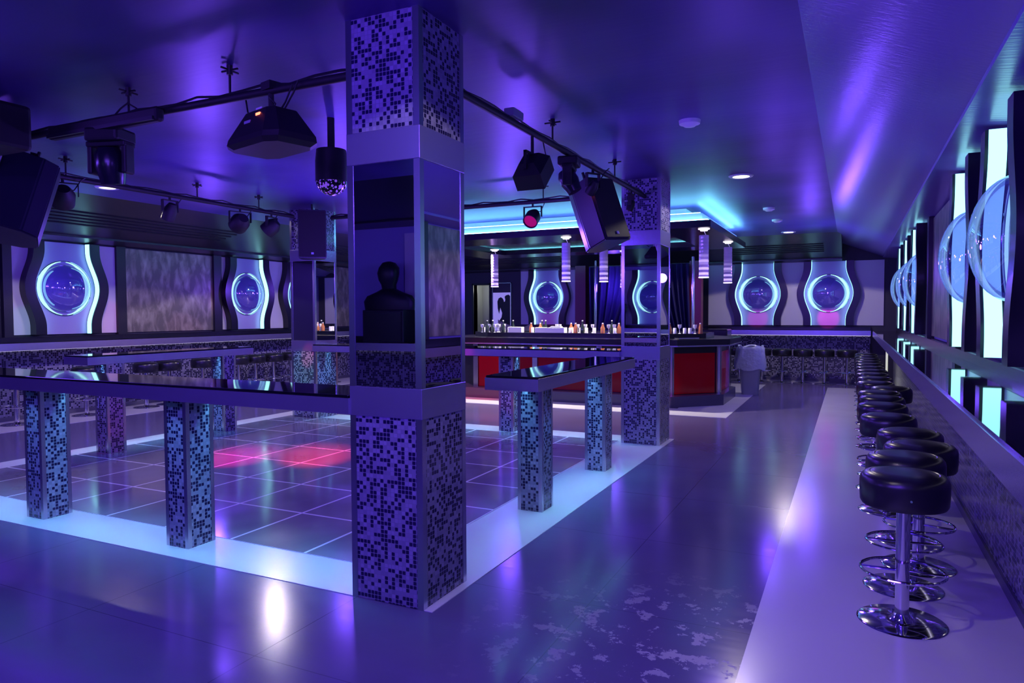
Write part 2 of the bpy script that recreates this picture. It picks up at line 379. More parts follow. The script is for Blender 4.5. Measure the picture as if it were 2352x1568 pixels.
# ------------------------------------------------------------------ wall panels
Z0,Z1,ZM=1.30,2.78,2.04
def bump_(z):
    t=(z-ZM)/.62
    return 0. if abs(t)>=1 else .5*(1+math.cos(PI*t))
def wi(z): return .365+.155*bump_(z)-.0*(z-ZM)
def wo(z): return .53+.145*bump_(z)
def zs(n=30): return [Z0+(Z1-Z0)*i/n for i in range(n+1)]
def make_dome(label,group):
    t=thing('dome_wall_light',label,'wall light',(0,0,0),group=group)
    pts=[(wi(z),z) for z in zs()]+[(-wi(z),z) for z in reversed(zs())]
    link('centre_panel',prism(B(),pts,-.012,0,'y'),'centre_board',t)
    for s in (-1,1):
        a=[(s*wi(z),z) for z in zs()]+[(s*wo(z),z) for z in reversed(zs())]
        b=link('wave_band',prism(B(),a,-.15,0,'y'),'blackgloss',t,smooth=True)
        e=[(s*(wi(z)-.008),z) for z in zs()]+[(s*(wi(z)-.0005),z) for z in reversed(zs())]
        link('led_strip',prism(B(),e,-.13,-.03,'y'),'led',b)
    # dome
    R,D=.385,.25; bm=B(); n=14; seg=40; rings=[]
    for i in range(n+1):
        a=PI/2*i/n; r=R*math.cos(a); h=-D*math.sin(a)-.03
        if r<1e-4: rings.append([bm.verts.new((0,h,ZM))])
        else: rings.append([bm.verts.new((r*math.cos(2*PI*k/seg),h,ZM+r*math.sin(2*PI*k/seg))) for k in range(seg)])
    for a,b in zip(rings,rings[1:]):
        for i in range(seg):
            j=(i+1)%seg
            if len(b)==1: bm.faces.new((a[i],a[j],b[0]))
            else: bm.faces.new((a[i],a[j],b[j],b[i]))
    d=link('dome',bm,'dome',t,smooth=True)
    for s in (-1,1):
        bm=B(); out=[];inn=[]
        for i in range(25):
            a=-PI/2*.93+PI*.93*i/24
            out.append((s*.435*math.cos(a),ZM+.435*math.sin(a)))
            inn.append((s*.352*math.cos(a)*1.0,ZM+.428*math.sin(a)))
        link('light_ring',prism(bm,out+inn[::-1],-.02,-.012,'y'),'ring',t)
    bm=B()
    tube(bm,[(.442*math.cos(2*PI*i/40),-.03,ZM+.442*math.sin(2*PI*i/40)) for i in range(40)],.007,6,closed=True)
    link('rim',bm,'chrome',t,smooth=True)
    return t
ROT={'back':0.,'left':PI/2,'right':-PI/2,'front':PI}
def onwall(w,s):
    off=.031
    return {'back':(s,YB-off,0),'left':(XL+off,s,0),'right':(XR-off,s,0),'front':(s,YF+off,0)}[w]
G='round domes in lit wave-shaped wall panels'
d0=make_dome('large clear dome with cyan ring on the left wall, leftmost in the picture',G)
d0.location=onwall('left',7.13); d0.rotation_euler=(0,0,PI/2)
domes=[('left',10.96,'clear dome with cyan ring on the left wall, just right of the grey panel'),
('left',12.56,'clear dome panel on the left wall, partly hidden by the far left pillar'),
('left',16.0,'clear dome panel at the far end of the left wall, beside the big pillar edge'),
('back',-7.53,'clear dome with cyan ring and magenta glow on the wall behind the bar'),
('back',-2.03,'clear dome with cyan ring on the back wall, left of the right-hand pair'),
('back',-.48,'clear dome with cyan ring on the back wall, right one of the pair'),
('right',5.13,'clear dome on the right wall nearest the camera, cut by the picture edge'),
('right',6.75,'second clear dome along the right wall from the camera'),
('right',11.3,'third clear dome along the right wall, just past the mottled panel'),
('right',12.95,'fourth clear dome along the right wall from the camera'),
('right',14.6,'farthest clear dome along the right wall'),
('front',-4.9,'dome panel on the wall behind the viewer, seen only in the pillar mirror')]
for w,s,l in domes:
    dup(d0,onwall(w,s),l,ROT[w])
def wallboard(w,a,b,mat,name,label,cat='wall panel',th=.03,z0=Z0,z1=Z1):
    p=onwall(w,(a+b)/2); h=abs(b-a)/2
    t=tag(link(name,box(B(),-h,h,0,.03,z0,z1),mat),label,cat)
    t.location=p; t.rotation_euler=(0,0,ROT[w]); return t
wallboard('left',6.33,8.03,'white_board','white_wall_board','white board behind the leftmost dome on the left wall')
wallboard('left',10.29,13.45,'white_board','white_wall_board','white board behind the second and third domes on the left wall')
wallboard('left',15.2,16.9,'white_board','white_wall_board','white board at the far end of the left wall')
wallboard('back',-8.36,-6.74,'white_board','white_wall_board','white board around the dome behind the bar')
wallboard('back',-3.2,.66,'white_board','white_wall_board','wide white board behind the pair of domes on the back wall')
wallboard('right',4.3,7.6,'white_board','white_wall_board','white board behind the two nearest domes on the right wall')
wallboard('right',10.5,15.4,'white_board','white_wall_board','white board behind the three far domes on the right wall')
wallboard('front',-5.9,-3.9,'white_board','white_wall_board','pale board on the wall behind the viewer, seen only in mirrors')
wallboard('left',8.2,10.1,'stone','mottled_panel','grey mottled metallic panel on the left wall between two domes')
wallboard('left',13.6,15.1,'stone','mottled_panel','grey mottled panel on the left wall behind the far pillar')
wallboard('right',7.8,10.3,'stone','mottled_panel','grey mottled panel on the right wall between domes')
def post(w,a,b,label):
    p=onwall(w,(a+b)/2); h=abs(b-a)/2
    t=tag(link('panel_post',box(B(),-h,h,-.05,.03,Z0-.03,Z1+.02),'panel_dark'),label,'wall post','dark posts between the wall panels')
    t.location=p; t.rotation_euler=(0,0,ROT[w])
for w,a,b,l in (('left',6.2,6.33,'dark post at the left edge of the leftmost dome panel'),('left',8.03,8.2,'dark post left of the grey mottled panel on the left wall'),
 ('left',10.1,10.29,'dark post right of the grey mottled panel on the left wall'),('left',13.45,13.6,'dark post on the left wall left of the far mottled panel'),('left',15.1,15.2,'dark post on the left wall right of the far mottled panel'),
 ('back',-3.36,-3.2,'dark post at the left end of the wide board on the back wall'),('right',7.6,7.8,'dark post on the right wall before the mottled panel'),('right',10.3,10.5,'dark post on the right wall after the mottled panel')): post(w,a,b,l)

# drink ledges + mosaic half walls (local frame: wall plane y=0, room towards -y)
def ledge(w,a,b,label,matm='mosaic2',depth=.46):
    p=onwall(w,(a+b)/2); h=abs(b-a)/2
    t=thing('drink_ledge',label,'ledge',p,ROT[w])
    link('mosaic_front',box(B(),-h,h,-.10,.03,.0,1.08),matm,t)
    link('baseboard',box(B(),-h,h,-.115,-.10,0,.07),'base',t)
    link('glass_top',box(B(),-h,h,-depth+.012,.03,1.175,1.2),'blackglass',t)
    link('steel_edge',box(B(),-h,h,-depth,-depth+.025,1.08,1.19),'steel',t)
    link('underside',box(B(),-h,h,-depth+.025,-.0,1.08,1.175),'black',t)
    link('back_sill',box(B(),-h,h,-.06,.03,1.2,Z0-.03),'blackgloss',t)
    link('light_strip',box(B(),-h,h,-.125,-.105,1.06,1.078),M['ledge_led'],t)
    return t
M['ledge_led']=emis('ledge_led',(.75,.68,1.),.9)
ledge('left',5.0,17.3,'long drink ledge on mosaic half wall along the left wall')
ledge('back',-3.2,.4,'drink ledge on mosaic half wall under the back wall domes')
ledge('right',YF+.5,16.9,'long black drink ledge with mosaic front along the right wall',depth=.5)
ledge('front',-8.5,-3.2,'ledge with mosaic front on the wall behind the viewer, seen in mirrors')

# ------------------------------------------------------------------ pillars
def trimL(bm,x,y,sx,sy,z0,z1,w=.035,th=.004):
    # angle trim at corner (x,y); sx,sy = outward directions
    xs=sorted((x+sx*th,x-sx*w)); ys=sorted((y+sy*th,y)); box(bm,xs[0],xs[1],ys[0],ys[1],z0,z1)
    xs=sorted((x+sx*th,x)); ys=sorted((y,y-sy*w)); box(bm,xs[0],xs[1],ys[0],ys[1],z0,z1)
def pillar(label,x,y,w,d):
    t=thing('mosaic_pillar',label,'pillar',(x,y,0)); hx,hy=w/2,d/2
    link('lower_mosaic',box(B(),-hx,hx,-hy,hy,0,1.035),'mosaic',t)
    link('counter_band',box(B(),-hx-.006,hx+.006,-hy-.006,hy+.006,1.035,1.2,.003),'steel',t)
    link('mirror_section',box(B(),-hx,hx,-hy,hy,1.2,2.42),'mirror',t)
    link('upper_band',box(B(),-hx-.006,hx+.006,-hy-.006,hy+.006,2.42,2.595,.003),'steel',t)
    link('upper_mosaic',box(B(),-hx,hx,-hy,hy,2.595,ZC),'mosaic',t)
    for sx in(-1,1):
        for sy in(-1,1):
            bm=B()
            for a,b in ((0,1.035),(1.2,2.42),(2.595,ZC)): trimL(bm,sx*hx,sy*hy,sx,sy,a,b)
            link('corner_trim',bm,'trimsteel',t)
    return t
pillar('near square pillar with mosaic and mirror panels in the middle of the picture',-2.29,3.37,.47,.46)
pillar('square mosaic pillar at the right rear corner of the dance floor',-2.295,8.57,.47,.5)
pillar('square mosaic pillar at the far left corner of the dance floor, behind the speaker',-7.595,8.57,.47,.5)
pillar('square mosaic pillar at the near left corner, outside the picture',-7.595,3.37,.47,.46)

# ------------------------------------------------------------------ rail tables
def rail(label,x0,x1,y0,y1,legs,lw=.21,ld=.22):
    cx,cy=(x0+x1)/2,(y0+y1)/2; t=thing('rail_table',label,'table',(cx,cy,0),group='rail tables around the dance floor')
    a,b,c,d=x0-cx,x1-cx,y0-cy,y1-cy
    bm=B(); e=.02
    box(bm,a,b,c,c+e,1.04,1.13); box(bm,a,b,d-e,d,1.04,1.13); box(bm,a,a+e,c+e,d-e,1.04,1.13); box(bm,b-e,b,c+e,d-e,1.04,1.13)
    link('steel_fascia',bm,'steel',t)
    link('glass_top',box(B(),a+.006,b-.006,c+.006,d-.006,1.13,1.147,.003),'blackglass',t)
    link('underside',box(B(),a+e,b-e,c+e,d-e,1.06,1.12),'black',t)
    # light strips run under the top between the legs
    long_x=(b-a)>(d-c)
    for s in(-1,1):
        bm=B()
        if long_x:
            yy=s*.14; box(bm,a+.05,b-.05,yy-.006,yy+.006,1.052,1.06)
        else:
            xx=s*.14; box(bm,xx-.006,xx+.006,c+.05,d-.05,1.052,1.06)
        link('led_strip',bm,'led_rail',t)
        bm=B()
        for q in(-1,1):
            if long_x: box(bm,a+.05,b-.05,yy+q*.0095-.002,yy+q*.0095+.002,1.03,1.06)
            else: box(bm,xx+q*.0095-.002,xx+q*.0095+.002,c+.05,d-.05,1.03,1.06)
        link('led_shield',bm,'black',t)  # added lips that screen the light strips from floor reflections
    for lx,ly in legs:
        hx,hy=lw/2,ld/2; lx-=cx; ly-=cy
        L=link('leg',box(B(),-hx,hx,-hy,hy,0,1.06),'mosaic',t); L.location=(lx,ly,0)
        for sx in(-1,1):
            for sy in(-1,1):
                bm=B(); trimL(bm,sx*hx,sy*hy,sx,sy,0,1.055,.028,.003); link('corner_trim',bm,'trimsteel',L)
    return t
rail('long black glass rail table on mosaic legs in the left foreground',-7.36,-2.53,3.12,3.57,[(-4.155,3.4),(-5.775,3.4)])
rail('short rail table on two mosaic legs right of the near pillar',-2.43,-2.0,4.56,7.05,[(-2.32,5.23),(-2.32,6.83)])
rail('short rail table at the left edge of the dance floor',-8.1,-7.67,4.97,7.38,[(-7.78,5.3),(-7.78,6.95)])
rail('long rail table at the rear of the dance floor in front of the bar',-7.35,-2.535,8.24,8.7,[(-4.19,8.58),(-5.8,8.58)])

# ------------------------------------------------------------------ stools
def make_stool(label,group):
    t=thing('bar_stool',label,'bar stool',(0,0,0),group=group)
    prof=[(0,.61),(.17,.61),(.195,.615),(.203,.63),(.206,.68),(.206,.73),(.2,.755),(.185,.772),(.16,.78),(.155,.777),(.15,.78),(.1,.784),(0,.786)]
    link('seat',lathe(B(),prof,40),'vinyl',t,smooth=True)
    link('column',lathe(B(),[(0,.02),(.033,.02),(.033,.61),(0,.61)],20),'chrome',t,smooth=True)
    link('base',lathe(B(),[(0,0),(.205,0),(.21,.006),(.2,.012),(.06,.016),(.045,.03),(.034,.05),(0,.05)],40),'chrome',t,smooth=True)
    r=link('foot_ring',tube(B(),circle(.195,.27,40),.008,8,closed=True),'chrome',t,smooth=True)
    bm=B()
    for a in (0.4,PI+.4): tube(bm,[(.03*math.cos(a),.03*math.sin(a),.27),(.19*math.cos(a),.19*math.sin(a),.27)],.007,8)
    link('spoke',bm,'chrome',r,smooth=True)
    link('button',lathe(B(),[(0,0),(.006,0),(.006,.004),(0,.004)],10,z=0),'chrome',t,mtx=Matrix.Translation((.10,-.1815,.68))@Euler((PI/2,0,0)).to_matrix().to_4x4())
    return t
GR='black round bar stools in a row along the right wall'
ORD=['first','second','third','fourth','fifth','sixth','seventh','eighth','ninth','tenth','eleventh','twelfth','thirteenth','fourteenth','fifteenth','sixteenth','seventeenth','eighteenth','nineteenth','twentieth','twenty-first','twenty-second']
s0=make_stool('black round bar stool with chrome foot ring, nearest the camera in the right row',GR); s0.location=(.256,4.08,0); s0.rotation_euler.z=-.4
rs=[(.292,4.60),(.40,5.03),(.378,5.56),(.278,6.34),(.265,7.1),(.28,7.7),(.278,8.2),(.41,8.73),(.27,9.3),(.28,9.95),(.27,10.6),(.28,11.25),(.27,11.9),(.28,12.6),(.27,13.3),(.28,14.0),(.27,14.8),(.28,15.6)]
for i,(x,y) in enumerate(rs):
    dup(s0,(x,y,0),'black round bar stool, %s from the camera in the row along the right wall'%ORD[i+1],rotz=random.uniform(-1,1),group=GR)
GB='black round bar stools at the back wall ledge'
for i,x in enumerate((-2.345,-1.84,-1.405,-.965,-.52,-.067)):
    dup(s0,(x,17.05,0),'black round bar stool at the back wall ledge, %s from the left'%ORD[i],rotz=random.uniform(-1,1),group=GB)
GL='black round bar stools along the left wall ledge'
for i,y in enumerate((6.05,7.09,8.15,8.6,9.33,10.2,10.64,11.14,11.66,12.3,13.0,14.0)):
    dup(s0,(-11.0,y,0),'black round bar stool at the left wall ledge, %s from the near end'%ORD[i],rotz=random.uniform(-1,1),group=GL)

# ------------------------------------------------------------------ bar island
bt=thing('bar_counter','octagonal island bar with red backlit panels and black top','bar',(-4.7,13.2,0))
def octo(x0,x1,y0,y1,c,ox=-4.7,oy=13.2):
    return [(x0+c-ox,y0-oy),(x1-c-ox,y0-oy),(x1-ox,y0+c-oy),(x1-ox,y1-c-oy),(x1-c-ox,y1-oy),(x0+c-ox,y1-oy),(x0-ox,y1-c-oy),(x0-ox,y0+c-oy)]
def ring(bm,po,pi_,z0,z1):
    n=len(po)
    V=[[bm.verts.new((*p,z)) for p in ps] for ps,z in ((po,z0),(po,z1),(pi_,z1),(pi_,z0))]
    for k in range(4):
        a,b=V[k],V[(k+1)%4]
        for i in range(n): bm.faces.new((a[i],a[(i+1)%n],b[(i+1)%n],b[i]))
    return bm
BX0,BX1,BY0,BY1=-7.45,-1.97,11.74,14.6
link('plinth',prism(B(),octo(BX0,BX1,BY0,BY1,.74),0,.19),'plinth',bt)
link('body',ring(B(),octo(BX0+.2,BX1-.14,BY0+.26,BY1-.2,.68),octo(BX0+.6,BX1-.6,BY0+.7,BY1-.6,.5),.19,1.03),'panel_dark',bt)
link('counter_top',ring(B(),octo(BX0-.02,BX1+.1,BY0+.0,BY1,.74),octo(BX0+.6,BX1-.6,BY0+.62,BY1-.6,.5),1.05,1.15),'blackgloss',bt)
ce=ring(B(),octo(BX0-.03,BX1+.11,BY0-.01,BY1+.01,.74),octo(BX0+.0,BX1+.08,BY0+.03,BY1-.03,.74),1.03,1.052)
link('steel_edge',ce,'steel',bt)
link('bottle_shelf',ring(B(),octo(BX0+.42,BX1-.36,BY0+.45,BY1-.4,.6),octo(BX0+.8,BX1-.75,BY0+.85,BY1-.75,.5),1.15,1.235),'blackgloss',bt)
# red panels : along front face and chamfer
fp=octo(BX0+.2,BX1-.14,BY0+.26,BY1-.2,.68)
def panelseg(p,q,n,gap=.12):
    p=Vector(p);q=Vector(q);d=(q-p);L=d.length;d.normalize();nr=Vector((d.y,-d.x))
    if nr.dot(p+q)<0: nr=-nr   # outward from centre (origin local)
    w=L/n
    for i in range(n):
        a=p+d*(i*w+gap/2); b=p+d*((i+1)*w-gap/2)
        pts=[tuple(a),tuple(b),tuple(b+nr*.02),tuple(a+nr*.02)]
        link('red_panel',prism(B(),pts,.2,.9),'red_glass',bt)
    for i in range(n+1):
        a=p+d*(i*w)-d*.05; b=a+d*.1
        pts=[tuple(a),tuple(b),tuple(b+nr*.05),tuple(a+nr*.05)]
        link('steel_post',prism(B(),pts,.19,1.03),'trimsteel',bt)
panelseg(fp[0],fp[1],3); panelseg(fp[1],fp[2],1,.14); panelseg(fp[2],fp[3],1,.12)
# second counter block behind the right end
o=link('back_counter',box(B(),-3.3,-2.35,15.3,15.9,0,1.25,.02),'blackgloss'); tag(o,'black counter block behind the right end of the bar','counter')
# canopy
cn=thing('bar_canopy','black ceiling canopy with cyan cove light hanging over the bar','canopy',(-4.7,12.5,0))
def rect(x0,x1,y0,y1): return [(x0+4.7,y0-12.5),(x1+4.7,y0-12.5),(x1+4.7,y1-12.5),(x0+4.7,y1-12.5)]
link('slab',ring(B(),rect(-7.55,-1.87,10.55,14.35),rect(-6.75,-2.65,11.5,13.6),2.86,2.965),'blackgloss',cn)
link('recess_panel',prism(B(),rect(-6.8,-2.6,11.4,13.7),2.98,3.0),pm('dark_red_gloss',(.12,.01,.02),.15),cn)
link('step',prism(B(),rect(-7.4,-2.02,10.7,14.2),3.0,3.09),'centre_board',cn)
link('core',prism(B(),rect(-7.1,-2.32,11.0,13.9),3.09,ZC),'white_board',cn)
link('led_strip',ring(B(),rect(-7.5,-1.92,10.6,14.3),rect(-7.42,-2.0,10.68,14.22),2.965,2.985),'led_cove',cn)
link('led_strip',ring(B(),rect(-7.36,-2.06,10.74,14.16),rect(-7.3,-2.12,10.8,14.1),3.09,3.105),'led_cove',cn)
# pendants
def make_pendant(label):
    t=thing('pendant_lamp',label,'pendant lamp',(0,0,0),group='crystal tube pendants under the canopy')
    link('ceiling_cap',lathe(B(),[(0,0),(.085,0),(.085,-.012),(.055,-.02),(.055,-.035),(0,-.035)],28),'lamp_soft',t,smooth=True)
    link('cord',tube(B(),[(0,0,-.03),(.012,0,-.06),(.03,0,-.1)],.006,6),'plastic_white',t)
    k=link('crystal_tube',lathe(B(),[(0,-.1),(.07,-.1)]+[(.07+(.0025 if i%2 else 0),-.1-.62*i/24) for i in range(25)]+[(0,-.72)],28),'tube',t)
    link('end_disc',lathe(B(),[(0,-.72),(.076,-.72),(.076,-.735),(0,-.735)],28),M['lamp_soft'],t,smooth=True)
    return t
pend=[(-4.25,10.85,'crystal tube pendant hanging in front of the dome behind the bar'),(-2.0,10.75,'bright crystal tube pendant right of the far pillar, nearest the canopy corner'),
(-1.98,12.9,'crystal tube pendant at the right rear of the canopy'),(-6.32,12.3,'crystal tube pendant at the left end of the canopy, before the doorway'),
(-3.75,11.3,'crystal tube pendant left of the hanging speaker'),(-4.15,13.8,'crystal tube pendant just below the hanging speaker')]
p0=make_pendant(pend[0][2]); p0.location=(*pend[0][:2],2.86)
for x,y,l in pend[1:]: dup(p0,(x,y,2.86),l)
# bottles, glasses and boxes on the shelf
GBo='small bottles and glasses crowded on the bar shelf'
def make_bottle(kind):
    if kind==0: pr=[(0,0),(.035,0),(.037,.01),(.037,.12),(.014,.16),(.013,.21),(.016,.22),(0,.22)]; mt=pm('dark_bottle_glass',(.02,.03,.03),.05)
    elif kind==1: pr=[(0,0),(.03,0),(.03,.09),(.026,.1),(0,.1)]; mt=pm('clear_glass',(.85,.85,.9),.05,spec=.8)
    elif kind==2: pr=[(0,0),(.03,.0),(.006,.01),(.005,.08),(.03,.11),(.034,.16),(.03,.16),(0,.1)]; mt=pm('stem_glass',(.85,.85,.9),.05,spec=.8)
    else: pr=[(0,0),(.04,0),(.04,.1),(.02,.14),(.018,.17),(0,.17)]; mt=pm('amber_bottle_glass',(.35,.12,.06),.08)
    t=thing('bottle' if kind in(0,3) else 'drinking_glass',None,None)
    names=('bottle','drinking glass','drinking glass','bottle')
    t['label']=('dark bottle standing among the glassware on the bar shelf','plain clear tumbler standing among the bottles on the bar shelf','stemmed glass standing among the bottles on the bar shelf','squat amber bottle standing among the glassware on the bar shelf')[kind]
    t['category']=names[kind]; t['group']=('dark bottles on the bar shelf','tumblers on the bar shelf','stemmed glasses on the bar shelf','amber bottles on the bar shelf')[kind]
    link('glass_body',lathe(B(),pr,14),mt,t,smooth=True)
    if kind in (0,3): link('cap',lathe(B(),[(0,pr[-1][1]),(.015,pr[-1][1]),(.015,pr[-1][1]+.02),(0,pr[-1][1]+.02)],10),'plastic_white',t)
    return t
prot=[make_bottle(k) for k in range(4)]; used=[0]*4
spots=[]
for i in range(14): spots.append((-5.4+.05*i,random.uniform(12.4,12.56)))
for i in range(24): spots.append((-6.62+.025*i,random.uniform(12.24,12.56)))
for i in range(7): spots.append((-5.62+.06*i,random.uniform(12.38,12.5)))
for i in range(44): spots.append((-4.72+.035*i,random.uniform(12.22,12.56)))
for i in range(9): spots.append((-3.1+.09*i,random.uniform(12.5,12.56)))
done=[]
for x,y in spots:
    if any((x-p)**2+(y-q)**2<.083**2 for p,q in done): continue
    done.append((x,y))
    k=random.choice((0,1,1,2,2,3))
    if not used[k]: prot[k].location=(x,y,1.235); used[k]=1
    else: dup(prot[k],(x,y,1.235),prot[k]['label'])
o=link('napkin_box',box(B(),-5.98,-5.7,12.2,12.33,1.235,1.345,.006),'plastic_white'); tag(o,'small cream box standing left on the bar shelf','box')
bm=B(); box(bm,-5.42,-4.82,12.2,12.34,1.235,1.335,.006); box(bm,-5.1,-4.9,12.21,12.33,1.336,1.36,.004)
o=link('napkin_box',bm,'plastic_white'); tag(o,'long cream box standing in the middle of the bar shelf','box')
o=link('cash_tray',box(B(),-.2,.2,-.08,.08,0,.03,.008),'chrome'); o.location=(-2.52,12.06,1.151); o.rotation_euler.z=PI/4; tag(o,'flat shiny tray on the black bar top right of the far pillar','tray')

# ------------------------------------------------------------------ behind the bar: poster, curtains, chair
pp=thing('silhouette_poster','white light panel with a dark kissing couple silhouette on the back wall','poster',(-8.93,YB-.06,0))
link('light_panel',box(B(),-.29,.27,-.0,.03,.9,2.2),pm('poster_white',(.55,.5,.8),.4,emit=(.45,.38,.85),es=.5),pp)
sil=[(-.06,.9),(-.1,1.25),(-.09,1.4),(-.02,1.5),(.0,1.62),(-.06,1.78),(-.1,1.6),(-.14,1.75),(-.15,1.95),(-.11,2.04),(-.04,2.07),(.02,2.03),(.05,1.97),(.055,1.93),(.09,1.95),(.1,2.0),(.08,2.08),(.12,2.12),(.2,2.14),(.25,2.1),(.25,.9)]
link('couple_silhouette',prism(B(),sil,-.012,0,'y'),'panel_dark',pp)
bm=B(); box(bm,-.31,-.29,-.02,.03,.9,2.48); box(bm,.27,.29,-.02,.03,.9,2.48); box(bm,-.31,.29,-.02,.03,2.46,2.48)
link('frame',bm,'trimsteel',pp)
def curtain(label,x0,x1,y,z0,z1,folds,amp,gather=None):
    bm=B(); n=folds*8; rows=12; V=[]
    for r in range(rows+1):
        f=r/rows; z=z1+(z0-z1)*f; row=[]
        for i in range(n+1):
            u=i/n; x=x0+(x1-x0)*u
            if gather is not None:
                gx,gf=gather; k=min(1,f/gf)**1.6; x=x+(gx-x)*k*.86
            row.append(bm.verts.new((x,y+amp*math.sin(u*folds*2*PI)+.02*math.sin(u*31),z)))
        V.append(row)
    for a,b in zip(V,V[1:]):
        for i in range(n): bm.faces.new((a[i],a[i+1],b[i+1],b[i]))
    r=bmesh.ops.solidify(bm,geom=bm.faces[:],thickness=.006)
    o=link('curtain',bm,'curtain',smooth=True); tag(o,label,'curtain'); return o
curtain('dark blue curtain left of the far pillar, swept down to one side',-5.75,-4.0,16.2,.0,2.72,9,.05,gather=(-5.6,.85))
curtain('dark blue curtain right of the far pillar, swept down to the right',-4.2,-3.3,16.0,.0,2.72,7,.045,gather=(-3.2,.9))
o=link('red_column',box(B(),-6.2,-5.93,16.45,16.7,0,2.78),pm('dark_red_panel',(.15,.01,.04),.3)); tag(o,'narrow dark red column left of the curtain behind the bar','column')
o=link('red_column',box(B(),-3.32,-3.06,16.15,16.4,0,2.78),pm('dark_red_panel_b',(.15,.01,.04),.3)); tag(o,'narrow dark red column left of the back wall domes','column')
o=link('glow_pole',lathe(B(),[(0,0),(.03,0),(.03,2.8),(0,2.8)],12,cx=-5.27,cy=15.3),'chrome',smooth=True); tag(o,'thin shiny pole beside the curtain behind the bar','pole')
o=link('glow_pole',lathe(B(),[(0,0),(.035,0),(.035,2.8),(0,2.8)],12,cx=-3.05,cy=15.2),'chrome',smooth=True); tag(o,'thin shiny pole right of the far pillar','pole')
bm=B()
pts=[(-.55,1.15),(-.5,1.62),(-.38,1.66),(-.2,1.6),(.0,1.62),(.2,1.72),(.28,1.75),(.3,1.6),(.2,1.4),(.05,1.28),(-.15,1.22),(-.2,1.15)]
sf=thing('lounge_chair','cream shell-shaped lounge chair standing behind the bar','chair',(-7.95,16.6,0))
bm=B(); V=[]
for r in range(9):
    a=r/8; row=[]
    for i in range(17):
        b=-1.+2*i/16; x=.42*math.sin(b*1.4); yy=.3*math.cos(b*1.4)*(.6+.4*a); z=.45+(.75+.25*abs(b))*a
        row.append(bm.verts.new((x*(1+.25*a),yy,z)))
    V.append(row)
for a,b in zip(V,V[1:]):
    for i in range(16): bm.faces.new((a[i],a[i+1],b[i+1],b[i]))
bmesh.ops.solidify(bm,geom=bm.faces[:],thickness=.04)
link('shell_back',bm,pm('cream_fabric',(.5,.45,.4),.7),sf,smooth=True)
link('seat',lathe(B(),[(0,.38),(.36,.38),(.38,.43),(.34,.47),(0,.47)],24),pm('cream_fabric_b',(.5,.45,.4),.7),sf,smooth=True)
link('pedestal',lathe(B(),[(0,0),(.25,0),(.25,.02),(.03,.04),(.03,.38),(0,.38)],20),'chrome',sf,smooth=True)
o=link('lit_gap_strip',lathe(B(),[(0,0),(.035,0),(.035,.2),(.022,.21),(.022,1.0),(0,1.0)],12,cx=.70,cy=16.95),pm('lit_gap_glow',(.8,.82,.7),.4,emit=(.9,.95,.7),es=.5),smooth=True); tag(o,'short glowing strip standing in for a lit gap at the far end of the right wall','pipe')  # glowing upright shape added in place of a lit gap

# ------------------------------------------------------------------ trash can
tr=thing('trash_can','grey trash can with a clear bag folded over its rim beside the bar','trash can',(-1.77,14.4,0))
bm=B(); V=[]
for z,w in ((0,.15),(.02,.155),(.84,.215),(.86,.225),(.9,.225),(.9,.205),(.1,.15)):
    V.append([bm.verts.new((math.copysign(abs(math.cos(a))**.55,math.cos(a))*w,math.copysign(abs(math.sin(a))**.55,math.sin(a))*w,z)) for a in [2*PI*i/24 for i in range(24)]])
for a,b in zip(V,V[1:]):
    for i in range(24): bm.faces.new((a[i],a[(i+1)%24],b[(i+1)%24],b[i]))
bm.faces.new(V[0][::-1]); bm.faces.new(V[-1])
link('bin_body',bm,'grey_plastic',tr,smooth=True)
bm=B(); V=[]
for k,(z,w) in enumerate(((.93,.2),(.95,.235),(.9,.255),(.75,.27),(.6,.29),(.5,.285))):
    V.append([bm.verts.new(((math.copysign(abs(math.cos(a))**.7,math.cos(a))*w*(1+.06*math.sin(9*a+k))),math.copysign(abs(math.sin(a))**.7,math.sin(a))*w*(1+.06*math.cos(7*a+k)),z+.02*math.sin(5*a))) for a in [2*PI*i/40 for i in range(40)]])
for a,b in zip(V,V[1:]):
    for i in range(40): bm.faces.new((a[i],a[(i+1)%40],b[(i+1)%40],b[i]))
link('bag',bm,'bag',tr,smooth=True)

# ------------------------------------------------------------------ truss pipes and fixtures
ZP=3.0
def pipe(label,a,b,hangers):
    t=thing('lighting_pipe',label,'lighting pipe',(0,0,0),group='black pipes of the lighting frame')
    link('pipe',tube(B(),[a,b],.026,12),'blackmatt',t,smooth=True)
    d=(Vector(b)-Vector(a))
    # cable taped along the pipe
    n=24; pts=[Vector(a)+d*(i/n)+Vector((0,0,.03+.012*math.sin(i*2.3)+ (.006 if i%3 else 0))) for i in range(n+1)]
    link('cable',tube(B(),pts,.009,6),'black',t,smooth=True)
    for f in hangers:
        p=Vector(a)+d*f; bm=B()
        tube(bm,[(p.x,p.y,ZP),(p.x,p.y,ZC)],.008,8); tube(bm,[(p.x-.07,p.y,ZC-.03),(p.x+.07,p.y,ZC-.03)],.007,6); tube(bm,[(p.x,p.y-.07,ZC-.03),(p.x,p.y+.07,ZC-.03)],.007,6)
        lathe(bm,[(0,-.06),(.02,-.06),(.02,0),(0,0)],10,p.x,p.y,ZC)
        link('hanger',bm,'blackmatt',t)
pipe('black lighting pipe across the front, from the left edge to the near pillar',(-7.36,3.35,ZP),(-2.53,3.35,ZP),(.2,.565,.77))
pipe('black lighting pipe running back from the near pillar on the right',(-2.25,3.6,ZP),(-2.25,8.32,ZP),(.39,.75))
pipe('black lighting pipe running along the left side of the dance floor',(-7.2,3.42,ZP),(-7.2,7.72,ZP),(.25,.62,.85))
pipe('black lighting pipe across the rear, in front of the bar canopy',(-6.83,8.1,ZP),(-2.53,8.1,ZP),(.3,.78))

